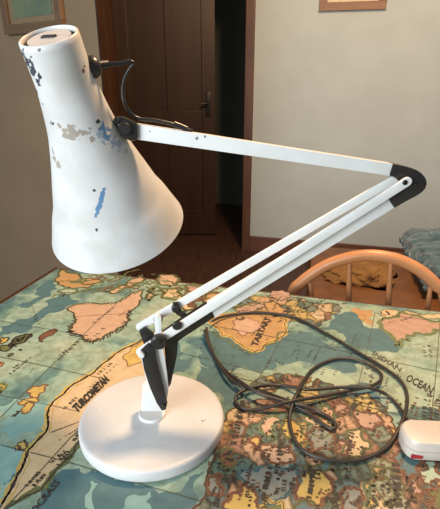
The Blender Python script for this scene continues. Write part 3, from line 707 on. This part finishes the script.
loft(bm, [rrect(pcx, PA, PB, .066, .042, .012, pz), rrect(pcx, PA, PB, .070, .046, .017, pz + .002), rrect(pcx, PA, PB, .070, .046, .017, pz + .013)])
link('plug_body', bm, m_plug, cable)
bm = NB()
loft(bm, [rrect(pcx, PA, PB, .0695, .0455, .017, pz + .0135), rrect(pcx, PA, PB, .0695, .0455, .017, pz + .021), rrect(pcx, PA, PB, .065, .041, .016, pz + .0252), rrect(pcx, PA, PB, .056, .032, .010, pz + .0260)])
link('plug_cover', bm, m_plug, cable)
bm = NB(); box(bm, pcx - PA * .0225 - PB * .0228 + Z * .0062, (.014, .0024, .005), Matrix((PA, PB, Z)).transposed(), .0008); tag(link('fuse_tab', bm, m_red, cable), 'small red tab')

# ------------------------------------------------------------------ hoop back chair beyond the table
m_chair = wood('honey coloured chair wood', (206, 146, 98), (188, 126, 80), .4, stretch=(6, 6, 6))
CP = tb(.62, -.10, 0); 
def cp(x, y): return at_pl(x, y, CP, E2)
hc = at_pl(370, 300, CP, E2)
ch = empty('hoop_back_chair', Vector((hc.x, hc.y, 0)), 'honey coloured wooden hoop back chair tucked in at the far table edge', 'chair')
mid = [(285.5, 297), (291, 287.5), (300, 280), (314.5, 272), (330, 264.5), (347, 258.5), (366, 255), (384, 255.2), (402, 259), (419, 267), (433, 278), (443, 290), (449, 302)]
mid = [(291.8, 294), (301, 282), (314.5, 271.8), (327, 264.5), (340, 259.6), (354, 256.2), (369, 254.8), (384, 256), (399, 259.6), (413, 265.8), (426, 274.5), (437, 285.5), (445, 297)]
hp_ = [cp(x, y) for x, y in mid]
b0 = Vector((hc.x, hc.y, .445)) - E1 * .19; b1 = Vector((hc.x, hc.y, .445)) + E1 * .19
hp_ = [b0, b0.lerp(hp_[0], .5) - E1 * .022] + hp_ + [b1.lerp(hp_[-1], .5) + E1 * .022, b1]
bm = NB(); sp2 = smooth_path(hp_, 6); tube(bm, sp2, .0135, 14, flat=1.0, up=E2); link('hoop', bm, m_chair, ch)
for xt, yt, xb, yb in ((309.5, 280, 312.5, 300), (349.5, 260, 348.8, 300), (391, 260, 388, 306), (431, 283, 427, 312)):
    a, b = cp(xt, yt), cp(xb, yb); d = (b - a); bt = a + d * ((.447 - a.z) / d.z)
    pts = [a.lerp(bt, k / 8) for k in range(9)]
    bm = NB(); tube(bm, pts, [.0045, .006, .007, .0085, .009, .0085, .0075, .0065, .006], 12); link('spindle', bm, m_chair, ch)
bm = NB()
sc_ = Vector((hc.x, hc.y, .43)) + E2 * .17
loft(bm, [rrect(sc_, E1, E2, .40, .38, .10, .418), rrect(sc_, E1, E2, .42, .40, .11, .424), rrect(sc_, E1, E2, .42, .40, .11, .440), rrect(sc_, E1, E2, .40, .38, .10, .447)])
link('seat', bm, m_chair, ch)
for sx in (-1, 1):
    for sy in (-.13, .13):
        top = sc_ + E1 * .14 * sx + E2 * sy; top.z = .42; bot = sc_ + E1 * .19 * sx + E2 * sy * 1.45; bot.z = 0
        pts = [bot.lerp(top, k / 8) for k in range(9)]
        bm = NB(); tube(bm, pts, [.011, .013, .016, .019, .0175, .013, .017, .015, .012], 12); link('leg', bm, m_chair, ch)
bm = NB()
for sx in (-1, 1):
    q0 = sc_ + E1 * .17 * sx + E2 * -.165; q1 = sc_ + E1 * .17 * sx + E2 * .165; q0.z = q1.z = .17
    tube(bm, [q0, q0.lerp(q1, .5), q1], [.008, .012, .008], 10)
q0 = sc_ - E1 * .17; q1 = sc_ + E1 * .17; q0.z = q1.z = .17; tube(bm, [q0, q0.lerp(q1, .5), q1], [.008, .012, .008], 10)
link('stretcher', bm, m_chair, ch)

# ------------------------------------------------------------------ low leather chair with a throw behind
m_leather = mat('brown leather', (128, 84, 46), .5, (108, 68, 36), 12)
m_gold = mat('golden cloth', (146, 106, 54), .85, (120, 84, 42), 18, bump=.3)
m_throw = mat('teal grey wool', (92, 118, 124), .95, (64, 88, 96), 22, bump=.8, sheen=.4)
GA = math.radians(-12); G1 = Vector((math.cos(GA), math.sin(GA), 0)); G2 = Vector((-math.sin(GA), math.cos(GA), 0)); MG = Matrix((G1, G2, Z)).transposed()
gc = at_z(362, 280, .40); gc.z = 0                     # middle of the seat
def gb(x, y, z): return gc + G1 * x + G2 * y + Z * z
easy = empty('easy_chair', gb(.12, .1, 0), 'low brown leather easy chair behind the wooden chair', 'chair')
def cushion(bm, c, size, M, rnd):
    box(bm, c, size, M, rnd)
bm = NB(); box(bm, gb(.08, .1, .34), (.62, .70, .12), MG, .05); link('seat', bm, m_leather, easy)
MB_ = Matrix((G1 * .96 - Z * .28, G2, G1 * .28 + Z * .96)).transposed()
bm = NB(); box(bm, gb(.33, .13, .335), (.11, .60, .20), MB_, .05); link('backrest', bm, m_leather, easy)
bm = NB(); box(bm, gb(.08, .1, .25), (.54, .60, .07), MG, .01); link('frame', bm, m_table, easy)
for sx in (-.13, .29):
    for sy in (-.15, .35):
        bm = NB(); tube(bm, [gb(sx, sy, 0), gb(sx, sy, .22)], [.014, .022], 12); link('leg', bm, m_table, easy)
# golden cloth bunched on the seat
def blob(bm, c, size, M, amp, fr, seed, sub=4, flatten=None):
    r = bmesh.ops.create_icosphere(bm, subdivisions=sub, radius=1)['verts']
    for v in r:
        n_ = v.co.normalized(); q = n_ * fr + Vector((seed, seed * 2, 0)); k = 1 + amp * noise.fractal(q, 1, 2, 4)
        p = Vector((n_.x * size[0], n_.y * size[1], n_.z * size[2])) * k
        v.co = M @ p + Vector(c)
        if flatten is not None and v.co.z < flatten: v.co.z = flatten
bm = NB(); blob(bm, gb(.0, .06, .405), (.15, .15, .075), MG, .35, 1.5, 3.1, 5, .402)
tag(link('crumpled_cloth', bm, m_gold), 'crumpled golden brown cloth on the seat of the low easy chair', 'cloth')
# throw over the backrest
bm = NB()
rows = []
secs = [(.445, .53), (.45, .55), (.468, .585), (.53, .60), (.60, .60), (.655, .555), (.665, .47), (.66, .36), (.66, .28)]
sp3 = smooth_path([Vector((x, 0, z)) for x, z in secs], 5)
ny = 46
for i, s in enumerate(sp3):
    row = []
    for j in range(ny):
        y = -.15 + .60 * j / (ny - 1)
        w = .022 * noise.fractal(Vector((i * .3, j * .3, 2.0)), 1, 2, 4)
        row.append(gb(s.x - .20 + w * .9 - (.02 if s.x < .5 else -.02) , y + .012 * math.sin(i * .35), s.z - .10 + abs(w) * 1.2 + .01))
    rows.append(row)
V = [[bm.verts.new(p) for p in r] for r in rows]
for A, B in zip(V, V[1:]):
    for j in range(ny - 1): bm.faces.new((A[j], A[j + 1], B[j + 1], B[j]))
th = link('throw_blanket', bm, m_throw)
md = th.modifiers.new('thick', 'SOLIDIFY'); md.thickness = .018; md.offset = 0
tag(th, 'fluffy teal grey throw draped over the back of the low easy chair', 'blanket')

# ------------------------------------------------------------------ light
def area(name, loc, tgt, size, power, colr, sy=None):
    l = bpy.data.lights.new(name, 'AREA'); l.energy = power; l.color = colr; l.size = size
    if sy: l.shape = 'RECTANGLE'; l.size_y = sy
    o = bpy.data.objects.new(name, l); COL.objects.link(o); o.location = loc
    o.rotation_euler = (Vector(tgt) - Vector(loc)).to_track_quat('-Z', 'Y').to_euler(); return o
area('window_daylight', (-1.45, -1.15, 1.5), (-.05, .6, 1.0), 1.2, 84, (.86, .94, 1.0), 1.2)
l = bpy.data.lights.new('ceiling_bulb', 'POINT'); l.energy = 170; l.color = (1, .64, .35); l.shadow_soft_size = .13
o = bpy.data.objects.new('ceiling_bulb', l); COL.objects.link(o); o.location = (.5, 1.05, 2.45)
w = bpy.data.worlds.new('world'); S.world = w; w.use_nodes = True
bg = w.node_tree.nodes['Background']; bg.inputs[0].default_value = (.88, .90, 1.0, 1); bg.inputs[1].default_value = .27

# ------------------------------------------------------------------ camera
cd = bpy.data.cameras.new('camera'); cd.sensor_fit = 'HORIZONTAL'; cd.sensor_width = 36; cd.lens = 36 * F / 440; cd.clip_start = .02
co = bpy.data.objects.new('camera', cd); COL.objects.link(co); co.location = CAM; co.rotation_euler = (PI / 2 - TH, 0, 0)
S.camera = co
S.view_settings.view_transform = 'Standard'; S.view_settings.look = 'None'; S.view_settings.gamma = 1; S.view_settings.use_curve_mapping = False
S.view_settings.exposure = 0.0
